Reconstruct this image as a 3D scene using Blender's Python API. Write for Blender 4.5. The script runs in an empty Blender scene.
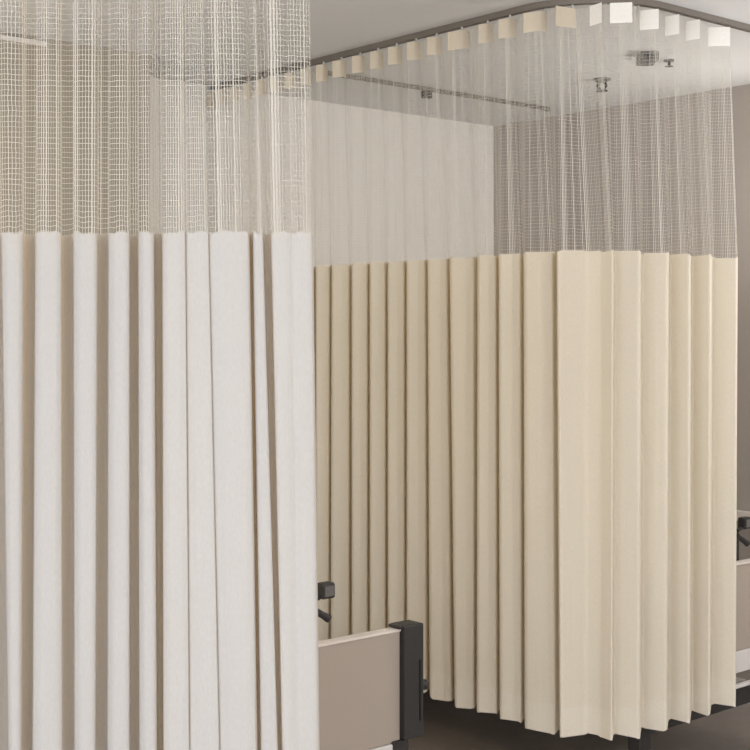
import bpy, bmesh, math, random
from mathutils import Vector, Matrix
random.seed(4)
S = bpy.context.scene
C = S.collection

# ---------------------------------------------------------------- room axes
# X runs along the back wall, Y runs towards it, the camera stands at the origin
F = 1323.0                       # focal length in pixels of a 750 px frame
HEAD = math.atan2(.648, .762)    # camera heading, measured from +Y to +X
DX, DY = Vector((math.cos(HEAD), -math.sin(HEAD))), Vector((math.sin(HEAD), math.cos(HEAD)))
EYE = 1.5
CEIL = 2.503
UW, VW = 4.62, 4.54              # right wall, back wall
U0, V0 = -2.6, -2.4              # the walls behind the camera

def plan(x, d):
    """survey point: bearing x (pixels) at horizontal depth d"""
    return DX * ((x - 375) / F * d) + DY * d

# ---------------------------------------------------------------- helpers
def link(name, bm, mat, parent=None, smooth=False):
    me = bpy.data.meshes.new(name)
    bmesh.ops.recalc_face_normals(bm, faces=bm.faces) if not smooth else None
    bm.to_mesh(me); bm.free()
    for p in me.polygons: p.use_smooth = smooth
    for m in (mat if isinstance(mat, (list, tuple)) else [mat]): me.materials.append(m)
    o = bpy.data.objects.new(name, me); C.objects.link(o)
    if parent: o.parent = parent
    return o

def tag(o, label=None, cat=None, group=None, kind=None):
    if label: o['label'] = label
    if cat: o['category'] = cat
    if group: o['group'] = group
    if kind: o['kind'] = kind
    return o

def thing(name, label, cat, loc=(0, 0, 0), rz=0, group=None):
    o = bpy.data.objects.new(name, None); C.objects.link(o)
    o.location = loc; o.rotation_euler = (0, 0, rz); o.empty_display_size = .1
    return tag(o, label, cat, group)

def bx(bm, x0, x1, y0, y1, z0, z1, bev=0):
    t = bmesh.new()
    bmesh.ops.create_cube(t, size=1)
    for v in t.verts:
        v.co = Vector((x0 if v.co.x < 0 else x1, y0 if v.co.y < 0 else y1, z0 if v.co.z < 0 else z1))
    if bev: bmesh.ops.bevel(t, geom=t.edges[:], offset=bev, segments=2, affect='EDGES', profile=.5)
    me = bpy.data.meshes.new('t'); t.to_mesh(me); t.free(); bm.from_mesh(me); bpy.data.meshes.remove(me)
    return bm

def tube(bm, pts, r, n=12):
    """round bar through pts"""
    pts = [Vector(p) for p in pts]; rings = []
    for i, p in enumerate(pts):
        a = pts[max(i - 1, 0)]; b = pts[min(i + 1, len(pts) - 1)]
        t = (b - a).normalized()
        s = t.cross(Vector((0, 0, 1)) if abs(t.z) < .9 else Vector((1, 0, 0))).normalized(); q = s.cross(t)
        rr = r[i] if isinstance(r, (list, tuple)) else r
        rings.append([bm.verts.new(p + rr * (math.cos(6.28318 * k / n) * s + math.sin(6.28318 * k / n) * q)) for k in range(n)])
    for a, b in zip(rings, rings[1:]):
        for k in range(n): bm.faces.new((a[k], a[(k + 1) % n], b[(k + 1) % n], b[k]))
    bm.faces.new(rings[0]); bm.faces.new(rings[-1][::-1])
    return bm

def new(): return bmesh.new()

# ---------------------------------------------------------------- materials
def mat(name, col, rough=.6, metal=0, bump=0, scale=60, var=0, spec=.3):
    m = bpy.data.materials.new(name); m.use_nodes = True
    nt = m.node_tree; b = nt.nodes['Principled BSDF']
    b.inputs['Roughness'].default_value = rough; b.inputs['Metallic'].default_value = metal
    b.inputs['Specular IOR Level'].default_value = spec
    tc = nt.nodes.new('ShaderNodeTexCoord'); no = nt.nodes.new('ShaderNodeTexNoise')
    no.inputs['Scale'].default_value = scale; no.inputs['Detail'].default_value = 4
    nt.links.new(tc.outputs['Object'], no.inputs['Vector'])
    mx = nt.nodes.new('ShaderNodeMix'); mx.data_type = 'RGBA'
    mx.inputs['A'].default_value = tuple(c * (1 - var) for c in col) + (1,)
    mx.inputs['B'].default_value = tuple(min(1, c * (1 + var)) for c in col) + (1,)
    nt.links.new(no.outputs['Fac'], mx.inputs['Factor']); nt.links.new(mx.outputs['Result'], b.inputs['Base Color'])
    if bump:
        bu = nt.nodes.new('ShaderNodeBump'); bu.inputs['Strength'].default_value = bump; bu.inputs['Distance'].default_value = .002
        nt.links.new(no.outputs['Fac'], bu.inputs['Height']); nt.links.new(bu.outputs['Normal'], b.inputs['Normal'])
    return m

def fabric(name, col, trans=.3, tcol=None):
    m = bpy.data.materials.new(name); m.use_nodes = True; nt = m.node_tree; nt.nodes.clear()
    N = nt.nodes.new; L = nt.links.new
    out = N('ShaderNodeOutputMaterial'); df = N('ShaderNodeBsdfDiffuse'); tr = N('ShaderNodeBsdfTranslucent'); mx = N('ShaderNodeMixShader')
    mx.inputs[0].default_value = trans
    uv = N('ShaderNodeUVMap'); mp = N('ShaderNodeMapping'); L(uv.outputs[0], mp.inputs[0]); mp.inputs['Scale'].default_value = (260, 90, 1)
    n1 = N('ShaderNodeTexNoise'); n1.inputs['Scale'].default_value = 1; n1.inputs['Detail'].default_value = 3; L(mp.outputs[0], n1.inputs['Vector'])
    cm = N('ShaderNodeMix'); cm.data_type = 'RGBA'
    cm.inputs['A'].default_value = tuple(c * .9 for c in col) + (1,); cm.inputs['B'].default_value = tuple(min(1, c * 1.07) for c in col) + (1,)
    L(n1.outputs['Fac'], cm.inputs['Factor']); L(cm.outputs['Result'], df.inputs['Color'])
    tr.inputs['Color'].default_value = tuple(tcol or col) + (1,)
    mp2 = N('ShaderNodeMapping'); L(uv.outputs[0], mp2.inputs[0]); mp2.inputs['Scale'].default_value = (75, 1.2, 1)   # slubs running down the cloth
    n2 = N('ShaderNodeTexNoise'); n2.inputs['Scale'].default_value = 1; n2.inputs['Detail'].default_value = 2; L(mp2.outputs[0], n2.inputs['Vector'])
    ad = N('ShaderNodeMath'); ad.operation = 'MULTIPLY_ADD'; L(n2.outputs['Fac'], ad.inputs[0]); ad.inputs[1].default_value = 2.2; L(n1.outputs['Fac'], ad.inputs[2])
    bu = N('ShaderNodeBump'); bu.inputs['Strength'].default_value = .35; bu.inputs['Distance'].default_value = .002
    L(ad.outputs[0], bu.inputs['Height']); L(bu.outputs['Normal'], df.inputs['Normal'])
    L(df.outputs[0], mx.inputs[1]); L(tr.outputs[0], mx.inputs[2]); L(mx.outputs[0], out.inputs[0])
    return m

def netting(name, col, px=.0055, py=.0105, wx=.26, wy=.17):
    """open square net: threads at px / py metres, the rest see-through"""
    m = bpy.data.materials.new(name); m.use_nodes = True; nt = m.node_tree; nt.nodes.clear()
    N = nt.nodes.new; L = nt.links.new
    def mth(op, a, b=None):
        n = N('ShaderNodeMath'); n.operation = op
        for i, q in enumerate((a, b)):
            if q is None: continue
            if isinstance(q, (int, float)): n.inputs[i].default_value = q
            else: L(q, n.inputs[i])
        return n.outputs[0]
    uv = N('ShaderNodeUVMap'); sp = N('ShaderNodeSeparateXYZ'); L(uv.outputs[0], sp.inputs[0])
    U, V = sp.outputs[0], sp.outputs[1]
    # yarn thickness varies from thread to thread
    cid = mth('FLOOR', mth('DIVIDE', U, px)); wn = N('ShaderNodeTexWhiteNoise'); wn.noise_dimensions = '1D'; L(cid, wn.inputs['W'])
    rid = mth('FLOOR', mth('DIVIDE', V, py)); wr = N('ShaderNodeTexWhiteNoise'); wr.noise_dimensions = '1D'; L(rid, wr.inputs['W'])
    wob = N('ShaderNodeTexNoise'); L(uv.outputs[0], wob.inputs['Vector']); wob.inputs['Scale'].default_value = 45
    w = mth('MULTIPLY', mth('SUBTRACT', wob.outputs['Fac'], .5), .5)
    fx = mth('FRACT', mth('ADD', mth('DIVIDE', U, px), w)); fy = mth('FRACT', mth('ADD', mth('DIVIDE', V, py), w))
    st = N('ShaderNodeTexNoise'); st.noise_dimensions = '1D'; st.inputs['Scale'].default_value = 38; st.inputs['Detail'].default_value = 3
    L(U, st.inputs['W'])                             # threads crowd together in places
    crowd = mth('MAXIMUM', mth('MULTIPLY', mth('SUBTRACT', st.outputs['Fac'], .28), 3.6), .25)
    a = mth('LESS_THAN', fx, mth('MULTIPLY', mth('ADD', mth('MULTIPLY', wn.outputs['Value'], wx), wx * .5), crowd))
    b = mth('LESS_THAN', fy, mth('ADD', mth('MULTIPLY', wr.outputs['Value'], wy * .5), wy * .7))
    al = mth('MAXIMUM', a, b)
    out = N('ShaderNodeOutputMaterial'); df = N('ShaderNodeBsdfDiffuse'); tl = N('ShaderNodeBsdfTranslucent'); tp = N('ShaderNodeBsdfTransparent')
    df.inputs['Color'].default_value = col + (1,); tl.inputs['Color'].default_value = col + (1,)
    m1 = N('ShaderNodeMixShader'); m1.inputs[0].default_value = .35; L(df.outputs[0], m1.inputs[1]); L(tl.outputs[0], m1.inputs[2])
    m2 = N('ShaderNodeMixShader'); L(al, m2.inputs[0]); L(tp.outputs[0], m2.inputs[1]); L(m1.outputs[0], m2.inputs[2]); L(m2.outputs[0], out.inputs[0])
    return m

M_wall = mat('wall paint', (.84, .82, .79), .8, bump=.1, scale=120, var=.03)
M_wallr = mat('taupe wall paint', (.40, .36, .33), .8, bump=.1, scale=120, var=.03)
M_ceil = mat('ceiling paint', (.70, .71, .725), .9, bump=.1, scale=90, var=.02)
M_block = mat('brown taupe block', (.33, .30, .25), .8, bump=.1, scale=80, var=.04)
M_floor = mat('dark vinyl floor', (.29, .255, .23), .55, scale=25, var=.12, spec=.25)
M_trim = mat('pale trim', (.62, .59, .56), .5)
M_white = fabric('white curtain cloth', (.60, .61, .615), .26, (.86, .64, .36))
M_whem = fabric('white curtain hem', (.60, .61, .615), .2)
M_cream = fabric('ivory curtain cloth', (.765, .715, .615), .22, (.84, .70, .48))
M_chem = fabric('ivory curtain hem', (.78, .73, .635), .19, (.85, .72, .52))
M_net1 = netting('white open net', (.72, .69, .63), wx=.34, wy=.10)
M_net2 = netting('ivory open net', (.74, .71, .65), wx=.30, wy=.07)
M_chead_lit = fabric('ivory heading cloth', (.93, .92, .89), .12)  # right run: lit tone of the heading put into the colour
M_chead_dim = fabric('ivory heading cloth', (.76, .69, .57), .3)  # left run: same heading cloth, its shade put into the colour
M_tape = fabric('heading tape', (.92, .91, .88), .12)
M_track = mat('brown grey aluminium', (.20, .18, .16), .5, .3)
M_lt = mat('pale aluminium', (.55, .54, .53), .45, .3)
M_panel = mat('beige laminate', (.375, .325, .28), .55, bump=.05, scale=200, var=.04)
M_edge = mat('pale edge strip', (.70, .64, .60), .4)
M_dark = mat('charcoal plastic', (.035, .033, .033), .5, var=.1)
M_slot = mat('black recess', (.008, .008, .008), .7)
M_grey = mat('mid grey plastic', (.13, .125, .125), .5)
M_wmet = mat('white enamelled steel', (.62, .60, .59), .35)
M_mattr = mat('pale blue grey vinyl', (.45, .5, .52), .5)
M_chrome = mat('brushed steel', (.6, .6, .6), .3, 1)

# ---------------------------------------------------------------- the room
def struct(name, bm, m, parent=None):
    o = link(name, bm, m, parent)
    if not parent: o['kind'] = 'structure'
    return o
T = .15
struct('floor', bx(new(), U0 - T, UW + T, V0 - T, VW + T, -.1, 0), M_floor)
struct('ceiling', bx(new(), U0 - T, UW + T, V0 - T, VW + T, CEIL, CEIL + .1), M_ceil)
struct('wall_back', bx(new(), U0 - T, UW + T, VW, VW + T, 0, CEIL), M_wall)
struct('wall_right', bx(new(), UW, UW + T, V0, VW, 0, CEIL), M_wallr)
struct('wall_front', bx(new(), U0 - T, UW + T, V0 - T, V0, 0, CEIL), M_wall)
b = new()                                                     # left wall round a window opening
WY0, WY1, WZ0, WZ1 = -1.9, 1.9, .75, 2.25
bx(b, U0 - T, U0, V0, WY0, 0, CEIL); bx(b, U0 - T, U0, WY1, VW, 0, CEIL)
bx(b, U0 - T, U0, WY0, WY1, 0, WZ0); bx(b, U0 - T, U0, WY0, WY1, WZ1, CEIL)
struct('wall_left', b, M_wall)
b = new()
for y in (WY0, -.63, .63, WY1 - .05): bx(b, U0 - .1, U0 - .05, y, y + .05, WZ0, WZ1)
for z in (WZ0, WZ1 - .05): bx(b, U0 - .1, U0 - .05, WY0, WY1, z, z + .05)
struct('window_1', b, M_wmet)
# brown block put on the back wall over the left bay, pale strip along its top
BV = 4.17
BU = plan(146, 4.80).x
struct('wall_brown_block', bx(new(), U0, BU, BV, VW, 1.05, CEIL - .001), M_block)
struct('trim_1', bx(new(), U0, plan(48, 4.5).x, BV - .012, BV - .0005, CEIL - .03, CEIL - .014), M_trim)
# bumper rail and skirting
struct('trim_2', bx(new(), UW - .03, UW, 1.0, VW - .001, .735, .775, .004), M_edge)
struct('baseboard_right', bx(new(), UW - .012, UW, V0 + .02, VW - .02, 0, .09), M_trim)
struct('baseboard_back', bx(new(), U0 + .02, UW - .02, VW - .012, VW, 0, .09), M_trim)

# ---------------------------------------------------------------- curtains
def rounded(pts, cut=.3, seg=4):
    """replace each corner of a polyline by a short curve"""
    out = [pts[0]]
    for a, p, q in zip(pts, pts[1:], pts[2:]):
        s = p + (a - p) * cut; e = p + (q - p) * cut
        for k in range(seg + 1):
            t = k / seg; out.append((1 - t) ** 2 * s + 2 * t * (1 - t) * p + t * t * e)
    out.append(pts[-1]); return out

def sheet(name, prof, zs, m, parent, sag=None):
    """prof(z) -> list of plan points, always the same number of them"""
    bm = new(); uvl = bm.loops.layers.uv.new('UVMap')
    rows = []; base = prof(1.2); arc = [0]
    for a, c in zip(base, base[1:]): arc.append(arc[-1] + (c - a).length)
    for z in zs:
        pts = prof(z)
        rows.append([bm.verts.new((p.x, p.y, z + (sag(i, z) if sag else 0))) for i, p in enumerate(pts)])
    for r in range(len(zs) - 1):
        for i in range(len(base) - 1):
            f = bm.faces.new((rows[r][i], rows[r][i + 1], rows[r + 1][i + 1], rows[r + 1][i]))
            for lp, (ii, rr) in zip(f.loops, ((i, r), (i + 1, r), (i + 1, r + 1), (i, r + 1))):
                lp[uvl].uv = (arc[ii], zs[rr])
    return link(name, bm, m, parent, smooth=True)

def lin(a, b, n): return [a + (b - a) * k / n for k in range(n + 1)]

def curtain(name, label, prof, z_seam, z_bot, mats, tabs=None, ztop=2.472):
    cloth, hem, net, tape = mats
    n = len(prof(1.0)); rnd = random.Random(7)
    ph = [rnd.uniform(0, 6.28) for _ in range(3)]
    seam = [.0022 * math.sin(i * .37 + ph[0]) + .0015 * math.sin(i * 1.1 + ph[1]) for i in range(n)]
    bot = [.004 * math.sin(i * .13 + ph[1]) + .002 * math.sin(i * .9 + ph[2]) for i in range(n)]
    def sg(i, z):
        if abs(z - z_seam) < 1e-4: return seam[i]
        if abs(z - z_bot) < 1e-4: return bot[i]
        return 0
    t = thing(name, label, 'curtain', (0, 0, 0))
    hz = z_bot + .085
    sheet('cloth_panel', prof, lin(z_seam, hz, 14), cloth, t, sg)
    sheet('hem', prof, lin(hz, z_bot, 2), hem, t, sg)
    if tabs is None:
        sheet('net_panel', prof, lin(ztop - .058, z_seam, 8), net, t, sg)
        sheet('heading_tape', prof, lin(ztop, ztop - .058, 1), tape, t)
    else:                                            # cloth tabs only on the outer face of each pleat
        sheet('net_panel', prof, lin(ztop, z_seam, 9), net, t, sg)
        for tb in tabs:
            def tp(z, tb=tb[0]): return tb
            o = sheet('heading_tab', tp, lin(ztop, ztop - .06, 1), tape if tb[1] else M_chead_dim, t)
    return t

# --- folds of the far curtain: near edges surveyed as (bearing at seam, bearing at hem, depth)
A = .078
KU, KV = 2.985, 2.505
left_run = []
def u_line(x, u):                       # point on the line X = u seen at bearing x
    r = (x - 375) / F; d = u / (DX.x * r + DY.x); return plan(x, d)
def v_line(x, v):
    r = (x - 375) / F; d = v / (DX.y * r + DY.y); return plan(x, d)
near_x = [(208, 208), (219, 219), (231, 231), (243, 243), (256, 256), (270, 270), (285, 285), (301, 301), (316, 316), (332, 331), (352, 352), (370, 370), (388, 388), (407, 407), (428, 430), (450, 455), (478, 477), (499, 500), (524, 525), (557, 560)]
near_r = [(613, 612), (640, 640), (668, 667), (690, 690), (711, 710), (738, 736)]

def prof2(z, raw=False):
    k = (1.74 - z) / 1.44                            # 0 at the seam, 1 at the hem
    amp = 1.0 if z < 1.74 else max(.62, 1 - .38 * (z - 1.74) / .73)
    sc = max(-.45, k)
    xs = [a + (b - a) * sc for a, b in near_x]; xr = [a + (b - a) * sc for a, b in near_r]
    if z > 1.74: xr = [x - (z - 1.74) / .73 * q for x, q in zip(xr, (12, 8, 10, 11, 12, 9))]
    pts = []; nu = KU - A / 2 * amp; fu = KU + A / 2 * amp
    nv = KV - A / 2 * amp; fv = KV + A / 2 * amp
    for i, x in enumerate(xs[:-1]):
        pts.append(u_line(x, nu))
        gap = (xs[i + 1] - x)
        pts.append(u_line(xs[i + 1] - gap * (.15 + (1 - amp) * .8), nu + A * .36 * amp))
        pts.append(u_line(xs[i + 1] - .5 - (1 - amp) * gap * .7, fu - A * .05))
    # round the bend of the track
    ex = (1 - amp) * .10
    pts.append(plan(xs[-1], 3.905 + ex)); pts.append(plan(xr[0] - 26, 3.945 + ex)); pts.append(plan(xr[0] - 12, 3.915 + ex)); pts.append(plan(xr[0], 3.865 + ex))
    for i, x in enumerate(xr[1:]):
        gap = x - xr[i]
        pts.append(v_line(xr[i] + 1.5 + (1 - amp) * gap * .6, fv)); pts.append(v_line(x, nv))
    pts.append(v_line(xr[-1] - 1.5, fv))
    if raw: return pts
    return rounded(pts, .15, 4)

# --- folds of the near curtain: (bearing high, bearing low, depth behind the front)
f1 = []
def front(a, c, a2, c2, bul=.010, d=0):          # a flat front fold from a to c (a2..c2 low down)
    f1.append((a, a2, d)); f1.append((a + (c - a) * .3, a2 + (c2 - a2) * .3, d - bul)); f1.append((a + (c - a) * .75, a2 + (c2 - a2) * .75, d - bul * .8)); f1.append((c, c2, d))
def gap(a, c, a2, c2, dep=.055):                  # a recess between two folds
    f1.append((a - 1.5, a2 - 1.5, dep)); f1.append((c + 1.5, c2 + 1.5, dep))
front(-118, -84, -118, -84); gap(-84, -74, -84, -74); front(-74, -48, -74, -48); gap(-48, -38, -48, -38)
front(-38, -12, -38, -10); gap(-12, 1, -10, 8)
front(1, 24, 8, 22); gap(24, 35, 22, 32)
front(35, 62, 32, 63); gap(62, 73, 63, 74)
front(73, 98, 74, 96); gap(98, 108, 96, 107)
front(108, 130, 107, 130); gap(130, 138, 130, 139)
front(138, 154, 139, 157); gap(156, 161.5, 159, 163)
front(162, 185, 163, 189, .007); f1.append((186, 190, .008))
front(187, 208, 191, 219, .004, -.002); f1.append((209, 220, .006))
front(210, 249, 221, 257, .006, -.003); f1.append((250.5, 258.5, .05)); f1.append((251.5, 260, .05))
front(253, 263, 261, 278, .004); gap(264.5, 269, 279, 281, .045)
front(271, 290, 282, 296, .004); f1.append((291, 299, .002))
front(292, 312, 303, 318.5, .004); f1.append((313, 319.5, .03))

def prof1(z):
    k = (1.70 - z) / 1.04; k = max(k, -.5)
    amp = 1.0 if z < 1.7 else max(.75, 1 - .25 * (z - 1.7) / .77)
    pts = []
    for a, c, dd in f1:
        x = a + (c - a) * k
        d0 = 2.655 + .03 * (x / 320) + .012 * math.sin(x * .021)
        pts.append(plan(x, d0 + dd * amp))
    return rounded(pts, .28, 3)

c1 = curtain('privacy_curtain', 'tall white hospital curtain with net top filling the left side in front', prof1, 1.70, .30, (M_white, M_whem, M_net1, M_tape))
tabs2 = []
rp = prof2(2.45, True); nl = 3 * (len(near_x) - 1)
pairs = [(rp[i], rp[i + 1], rp[i + 2]) for i in range(0, nl, 3)] + [(rp[nl], rp[nl + 1])] + [(rp[nl + 2], rp[nl + 3])] + [(rp[i], rp[i + 1]) for i in range(nl + 4, len(rp) - 1, 2)]
for k_, pp in enumerate(pairs):
    off = -(pp[0] + pp[1]).normalized() * .003
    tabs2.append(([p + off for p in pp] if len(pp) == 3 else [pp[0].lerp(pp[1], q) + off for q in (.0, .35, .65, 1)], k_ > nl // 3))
c2 = curtain('privacy_curtain', 'ivory pleated curtain with net top bending round the far bay under the curved rail', prof2, 1.74, .30, (M_cream, M_chem, M_net2, M_chead_lit), tabs2)

# ---------------------------------------------------------------- curtain rails
def sweep(bm, pts, w, z0, z1, lip=0):
    n = len(pts); L = []
    for i, p in enumerate(pts):
        t = (pts[min(i + 1, n - 1)] - pts[max(i - 1, 0)]).normalized(); s = Vector((-t.y, t.x))
        sec = [(-w / 2, z0), (-w / 2, z1), (w / 2, z1), (w / 2, z0), (w / 2 - lip, z0), (w / 2 - lip, z0 + lip), (-w / 2 + lip, z0 + lip), (-w / 2 + lip, z0)]
        L.append([bm.verts.new((p.x + s.x * a, p.y + s.y * a, z)) for a, z in sec])
    m = len(L[0])
    for a, c in zip(L, L[1:]):
        for k in range(m): bm.faces.new((a[k], a[(k + 1) % m], c[(k + 1) % m], c[k]))
    bm.faces.new(L[0]); bm.faces.new(L[-1][::-1])
    return bm

def arc_path(a, k, c, R, n=14):
    d1 = (a - k).normalized(); d2 = (c - k).normalized()
    cen = k + d1 * R + d2 * R
    pts = [a]
    for i in range(n + 1):
        th = math.pi / 2 * i / n
        pts.append(cen - d2 * R * math.cos(th) - d1 * R * math.sin(th))
    pts.append(c); return pts

def hooks(parent, pts):
    for p in pts:
        b = new(); tube(b, [(p.x, p.y, 2.466), (p.x, p.y, 2.483)], .0035, 6)
        link('hook', b, M_lt, parent)

tr = thing('curtain_rail', 'brown grey curtain rail on the ceiling bending round the far bay', 'rail')
path2 = arc_path(Vector((KU, VW)), Vector((KU, KV)), Vector((UW, KV)), .30)
link('rail', sweep(new(), path2, .022, 2.484, CEIL - .0005, .006), M_track, tr)
bm = new(); bx(bm, KU - .025, KU + .025, VW - .012, VW, 2.4845, CEIL - .001, .002); link('wall_bracket', bm, M_lt, tr)
bm = new(); bx(bm, UW - .012, UW, KV - .025, KV + .025, 2.4845, CEIL - .001, .002); link('wall_bracket', bm, M_lt, tr)
pr = prof2(2.47)
def nearest_on(path, p):
    best = None
    for a, c in zip(path, path[1:]):
        t = max(0, min(1, (p - a).dot(c - a) / (c - a).length_squared)); q = a + (c - a) * t
        if best is None or (q - p).length < (best - p).length: best = q
    return best
hk = []
for i in range(len(pr)):
    q = nearest_on(path2, pr[i])
    if (q - pr[i]).length < .012 and (not hk or min((h - q).length for h in hk) > .05): hk.append(pr[i])
hooks(c2, hk)

p_l = plan(-125, 2.66); p_r = plan(335, 2.70)
path1 = [Vector((p_l.x - .33, VW)), Vector((p_l.x - .33, p_l.y + .35)), Vector((p_l.x - .29, p_l.y + .2)), Vector((p_l.x - .17, p_l.y + .08))] + \
        [plan(x, 2.655 + .035 + .03 * (x / 320) + .012 * math.sin(x * .021)) for x in range(-125, 345, 12)]
tr1 = thing('curtain_rail', 'ceiling rail that carries the white curtain in front', 'rail')
link('rail', sweep(new(), path1, .022, 2.484, CEIL - .0005, .006), M_track, tr1)
pr = prof1(2.47); hk = []
for i in range(len(pr)):
    q = nearest_on(path1, pr[i])
    if (q - pr[i]).length < .013 and (not hk or min((h - q).length for h in hk) > .05): hk.append(pr[i])
hooks(c1, hk)

# ---------------------------------------------------------------- ceiling fittings inside the bay
ir = thing('infusion_rail', 'straight grey rail on the ceiling inside the far bay', 'rail', (0, 0, 0))
IV = 3.99
link('rail', sweep(new(), [Vector((3.12, IV)), Vector((4.40, IV))], .012, 2.487, CEIL - .0005, .003), M_track, ir)
for u in (3.12, 4.40):
    b = new(); tube(b, [(u, IV, 2.484), (u, IV, CEIL - .001)], .013, 16); link('end_cap', b, M_track, ir)
hc = thing('infusion_hanger', 'small dark hook carrier hanging from the straight ceiling rail', 'hook', (3.67, IV, 2.487))
b = new(); bx(b, -.02, .02, -.014, .014, -.03, 0, .003); link('carrier', b, M_dark, hc)
b = new(); tube(b, [(0, 0, -.03), (0, 0, -.085), (.008, 0, -.10), (.018, 0, -.092), (.02, 0, -.08)], .004, 8); link('hook', b, M_lt, hc)

sp_ = thing('ceiling_sprinkler', 'dark twin-lobed ceiling sprinkler seen through the net near the straight rail', 'sprinkler', (4.08, 3.41, CEIL))
b = new(); tube(b, [(0, 0, 0), (0, 0, -.006), (0, 0, -.012)], [.034, .034, .02], 20); link('rose', b, M_grey, sp_)
b = new()
for s in (-1, 1): tube(b, [(s * .010 * DX.x, s * .010 * DX.y, -.012), (s * .017 * DX.x, s * .017 * DX.y, -.028), (s * .008 * DX.x, s * .008 * DX.y, -.046)], .006, 8)
link('frame_arm', b, M_dark, sp_)
b = new(); tube(b, [(0, 0, -.046), (0, 0, -.05)], .022, 16); link('deflector', b, M_dark, sp_)

fx = thing('ceiling_sensor', 'small grey box fitting on the ceiling, seen through the net beside the sprinklers', 'sensor', (3.84, 3.0, CEIL), -HEAD)
b = new(); bx(b, -.032, .032, -.05, .05, -.034, 0, .004); link('housing', b, M_grey, fx)
b = new(); bx(b, -.024, .024, -.053, -.05, -.027, -.008); link('lens', b, M_dark, fx)

s2 = thing('ceiling_sprinkler', 'small flat dark ceiling sprinkler just right of the grey box fitting', 'sprinkler', (3.985, 3.013, CEIL))
b = new(); tube(b, [(0, 0, 0), (0, 0, -.006)], .02, 20); link('rose', b, M_grey, s2)
b = new(); tube(b, [(0, 0, -.006), (0, 0, -.02), (0, 0, -.024)], [.006, .006, .017], 12); link('deflector', b, M_dark, s2)

# ---------------------------------------------------------------- hospital beds (x across, y from foot to head)
def make_bed(label, loc, W=.95):
    t = thing('hospital_bed', label, 'bed', loc, 0, 'matching hospital beds')
    L = 1.98; h = W / 2
    for y0, nm in ((0, 'footboard'), (L - .03, 'headboard')):
        zt = .721 if nm == 'footboard' else .92
        fb = link(nm, bx(new(), -h + .068, h - .068, y0 + .006, y0 + .03, .433, zt, .003), M_panel, t)
        link('edge_strip', bx(new(), -h + .068, h - .068, y0 + .002, y0 + .034, zt - .001, zt + .006, .0015), M_edge, fb)
        link('lower_rail', bx(new(), -h + .06, h - .06, y0 + .002, y0 + .04, .36, .432, .004), M_wmet, t)
        for s in (-1, 1):
            b = new(); x = s * (h - .034)
            bx(b, x - .034, x + .034, y0 - .012, y0 + .048, .438, zt + .014, .004)
            # cap that laps over the board, grip slot down the post
            xa = x - s * .046
            bx(b, min(x, xa), max(x, xa), y0 - .004, y0 + .04, zt + .006, zt + .015, .002)
            p = link('corner_post', b, M_dark, t)
            xs = s * (h - .014)
            link('grip_slot', bx(new(), xs - .003, xs + .003, y0 - .0135, y0 - .011, zt - .24, zt - .08), M_slot, p)
            b = new(); bx(b, s * (h - .07) - .028, s * (h - .07) + .028, y0, y0 + .05, .20, .438, .004)
            link('post_bracket', b, M_dark, t)
            b = new(); xo = s * (h + .012)
            tube(b, [(xo - s * .014, y0 + .01, .565), (xo + s * .012, y0 + .01, .565)], .014, 16); link('bumper_roller', b, M_dark, t)
            link('bumper_rod', tube(new(), [(xo - s * .008, y0 + .01, .575), (xo - s * .008, y0 + .01, .64)], .003, 8), M_wmet, t)
    # base frame, legs, castors
    b = new()
    for s in (-1, 1): bx(b, s * (h - .06) - .02, s * (h - .06) + .02, .04, L - .02, .30, .36, .004)
    for y in (.25, 1.0, 1.7): bx(b, -h + .05, h - .05, y, y + .04, .305, .355)
    link('base_frame', b, M_dark, t)
    link('deck', bx(new(), -h + .05, h - .05, .05, L - .04, .362, .40, .004), M_wmet, t)
    link('mattress', bx(new(), -h + .06, h - .06, .06, L - .05, .401, .53, .025), M_mattr, t)
    link('brake_pedal', bx(new(), -h + .12, h - .12, -.02, .0, .318, .330, .003), M_wmet, t)
    for y in (.02, L - .08): link('cross_beam', bx(new(), -h + .05, h - .05, y, y + .05, .24, .30, .003), M_dark, t)
    for s in (-1, 1):
        for y in (.05, L - .06):
            x = s * (h - .09)
            link('leg', bx(new(), x - .02, x + .02, y - .02, y + .02, .11, .24, .003), M_dark, t)
            cb = new(); tube(cb, [(x - .016, y, .06), (x + .016, y, .06)], .06, 24)
            w = link('castor', cb, M_grey, t)
            link('castor_fork', bx(new(), x - .024, x - .018, y - .018, y + .018, .05, .115), M_wmet, w)
    # dark control grip on a stalk that rises behind the footboard, with a slanting lever
    st = new(); xg = h - .285
    tube(st, [(xg - .045, .045, .38), (xg - .045, .045, .80), (xg - .04, .045, .828), (xg - .02, .045, .832)], .006, 10)
    g = link('control_stalk', st, M_dark, t)
    b = new(); bx(b, xg - .02, xg + .022, .030, .062, .828, .868, .006); link('control_grip', b, M_dark, g)
    link('grip_face', bx(new(), xg - .013, xg + .016, .0285, .031, .835, .861, .001), M_grey, g)
    b = new(); tube(b, [(xg - .045, .045, .808), (xg - .012, .04, .788), (xg + .006, .04, .777)], [.009, .009, .011], 10); link('release_lever', b, M_dark, g)
    return t
BEDV = 2.567
make_bed('hospital bed whose beige footboard and dark post show between the two curtains', (2.352 - .475, BEDV + .012, 0))
make_bed('hospital bed inside the far bay, just showing past the right edge of the ivory curtain', (3.955 - .475 + .22, BEDV + .012, 0))

# ---------------------------------------------------------------- light
def area(name, loc, rot, sx, sy, e, col):
    l = bpy.data.lights.new(name, 'AREA'); l.shape = 'RECTANGLE'; l.size = sx; l.size_y = sy; l.energy = e; l.color = col
    o = bpy.data.objects.new(name, l); C.objects.link(o); o.location = loc; o.rotation_euler = rot; return o
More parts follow.
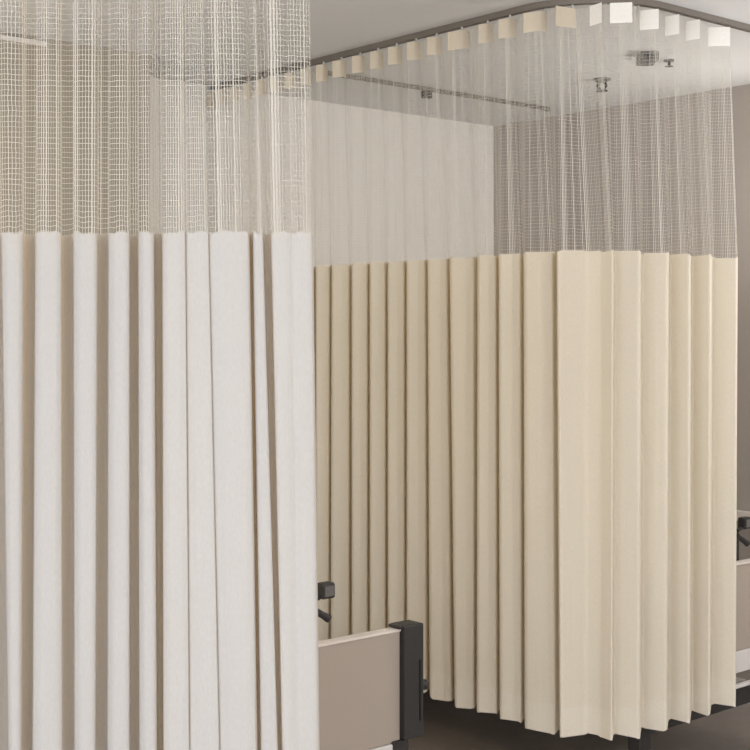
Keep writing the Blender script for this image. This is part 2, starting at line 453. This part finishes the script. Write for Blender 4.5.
# daylight through the window opening in the left wall
area('window_daylight', (U0 - .02, 0, 1.5), (0, -math.pi / 2, 0), 1.5, 3.7, 135, (.93, .96, 1.0))
# unseen flush ceiling lamp behind the camera; pendants are added fill lights
def lamp(u, v, sx, sy, e, col, lab):
    o = thing('ceiling_lamp', lab, 'lamp', (u, v, CEIL))
    b = new(); bx(b, -sx / 2 - .02, sx / 2 + .02, -sy / 2 - .02, sy / 2 + .02, -.02, 0, .003); link('frame', b, M_wmet, o)
    a = area('ceiling_lamp_light', (u, v, CEIL - .022), (0, 0, 0), sx, sy, e, col)
def pendant(u, v, z, e, col, lab):  # out-of-view fixture, added as fill for dim walls and ceiling
    o = thing('fill_pendant', lab, 'lamp', (u, v, CEIL))
    b = new(); tube(b, [(0, 0, 0), (0, 0, -.02)], .05, 20); link('ceiling_rose', b, M_wmet, o)
    b = new(); tube(b, [(0, 0, -.02), (0, 0, z - CEIL + .12)], .006, 8); link('stem', b, M_wmet, o)
    l = bpy.data.lights.new('fill_pendant_light', 'POINT'); l.energy = e; l.color = col; l.shadow_soft_size = .12
    p = bpy.data.objects.new('fill_pendant_light', l); C.objects.link(p); p.location = (u, v, z)
pendant(4.15, 1.7, 1.9, 27, (1, .97, .93), 'unseen added fill lamp in front of the far bay')
pendant(.35, 3.3, 1.9, 44, (1, .86, .68), 'unseen added fill lamp in the bay behind the white curtain')
pendant(2.2, -.9, 2.0, 90, (1, .985, .97), 'unseen added fill lamp behind the viewpoint')
wl = thing('fill_wall_lamp', 'unseen added fill lamp on the wall of the far bay', 'lamp', (UW, 2.75, 1.95))  # unseen fixture, added to brighten the back wall inside the bay
b = new(); bx(b, -.05, -.001, -.15, .15, -.05, .05, .006); link('back_box', b, M_wmet, wl)
area('fill_wall_light', (UW - .09, 2.75, 1.95), Vector((-.75, .66, .12)).to_track_quat('-Z', 'Y').to_euler(), .25, .12, 5, (1, .94, .85))
lamp(.4, -.6, 1.2, .3, 30, (1, .95, .87), 'flush ceiling lamp behind the viewpoint')
w = bpy.data.worlds.new('world'); S.world = w; w.use_nodes = True
w.node_tree.nodes['Background'].inputs[0].default_value = (.75, .85, 1, 1); w.node_tree.nodes['Background'].inputs[1].default_value = 1.0

# ---------------------------------------------------------------- camera
cd = bpy.data.cameras.new('camera'); cam = bpy.data.objects.new('camera', cd); C.objects.link(cam)
cd.sensor_width = 36; cd.lens = F / 750 * 36; cd.shift_y = -(375 - 332) / 750
cd.clip_start = .05
cam.location = (0, 0, EYE); cam.rotation_euler = (math.pi / 2, 0, -HEAD)
S.camera = cam
vs = S.view_settings; vs.view_transform = 'Standard'; vs.look = 'None'; vs.gamma = 1; vs.use_curve_mapping = False; vs.exposure = 0
S.cycles.transparent_max_bounces = 24; S.cycles.max_bounces = 10; S.cycles.diffuse_bounces = 6
S.cycles.sample_clamp_indirect = 6
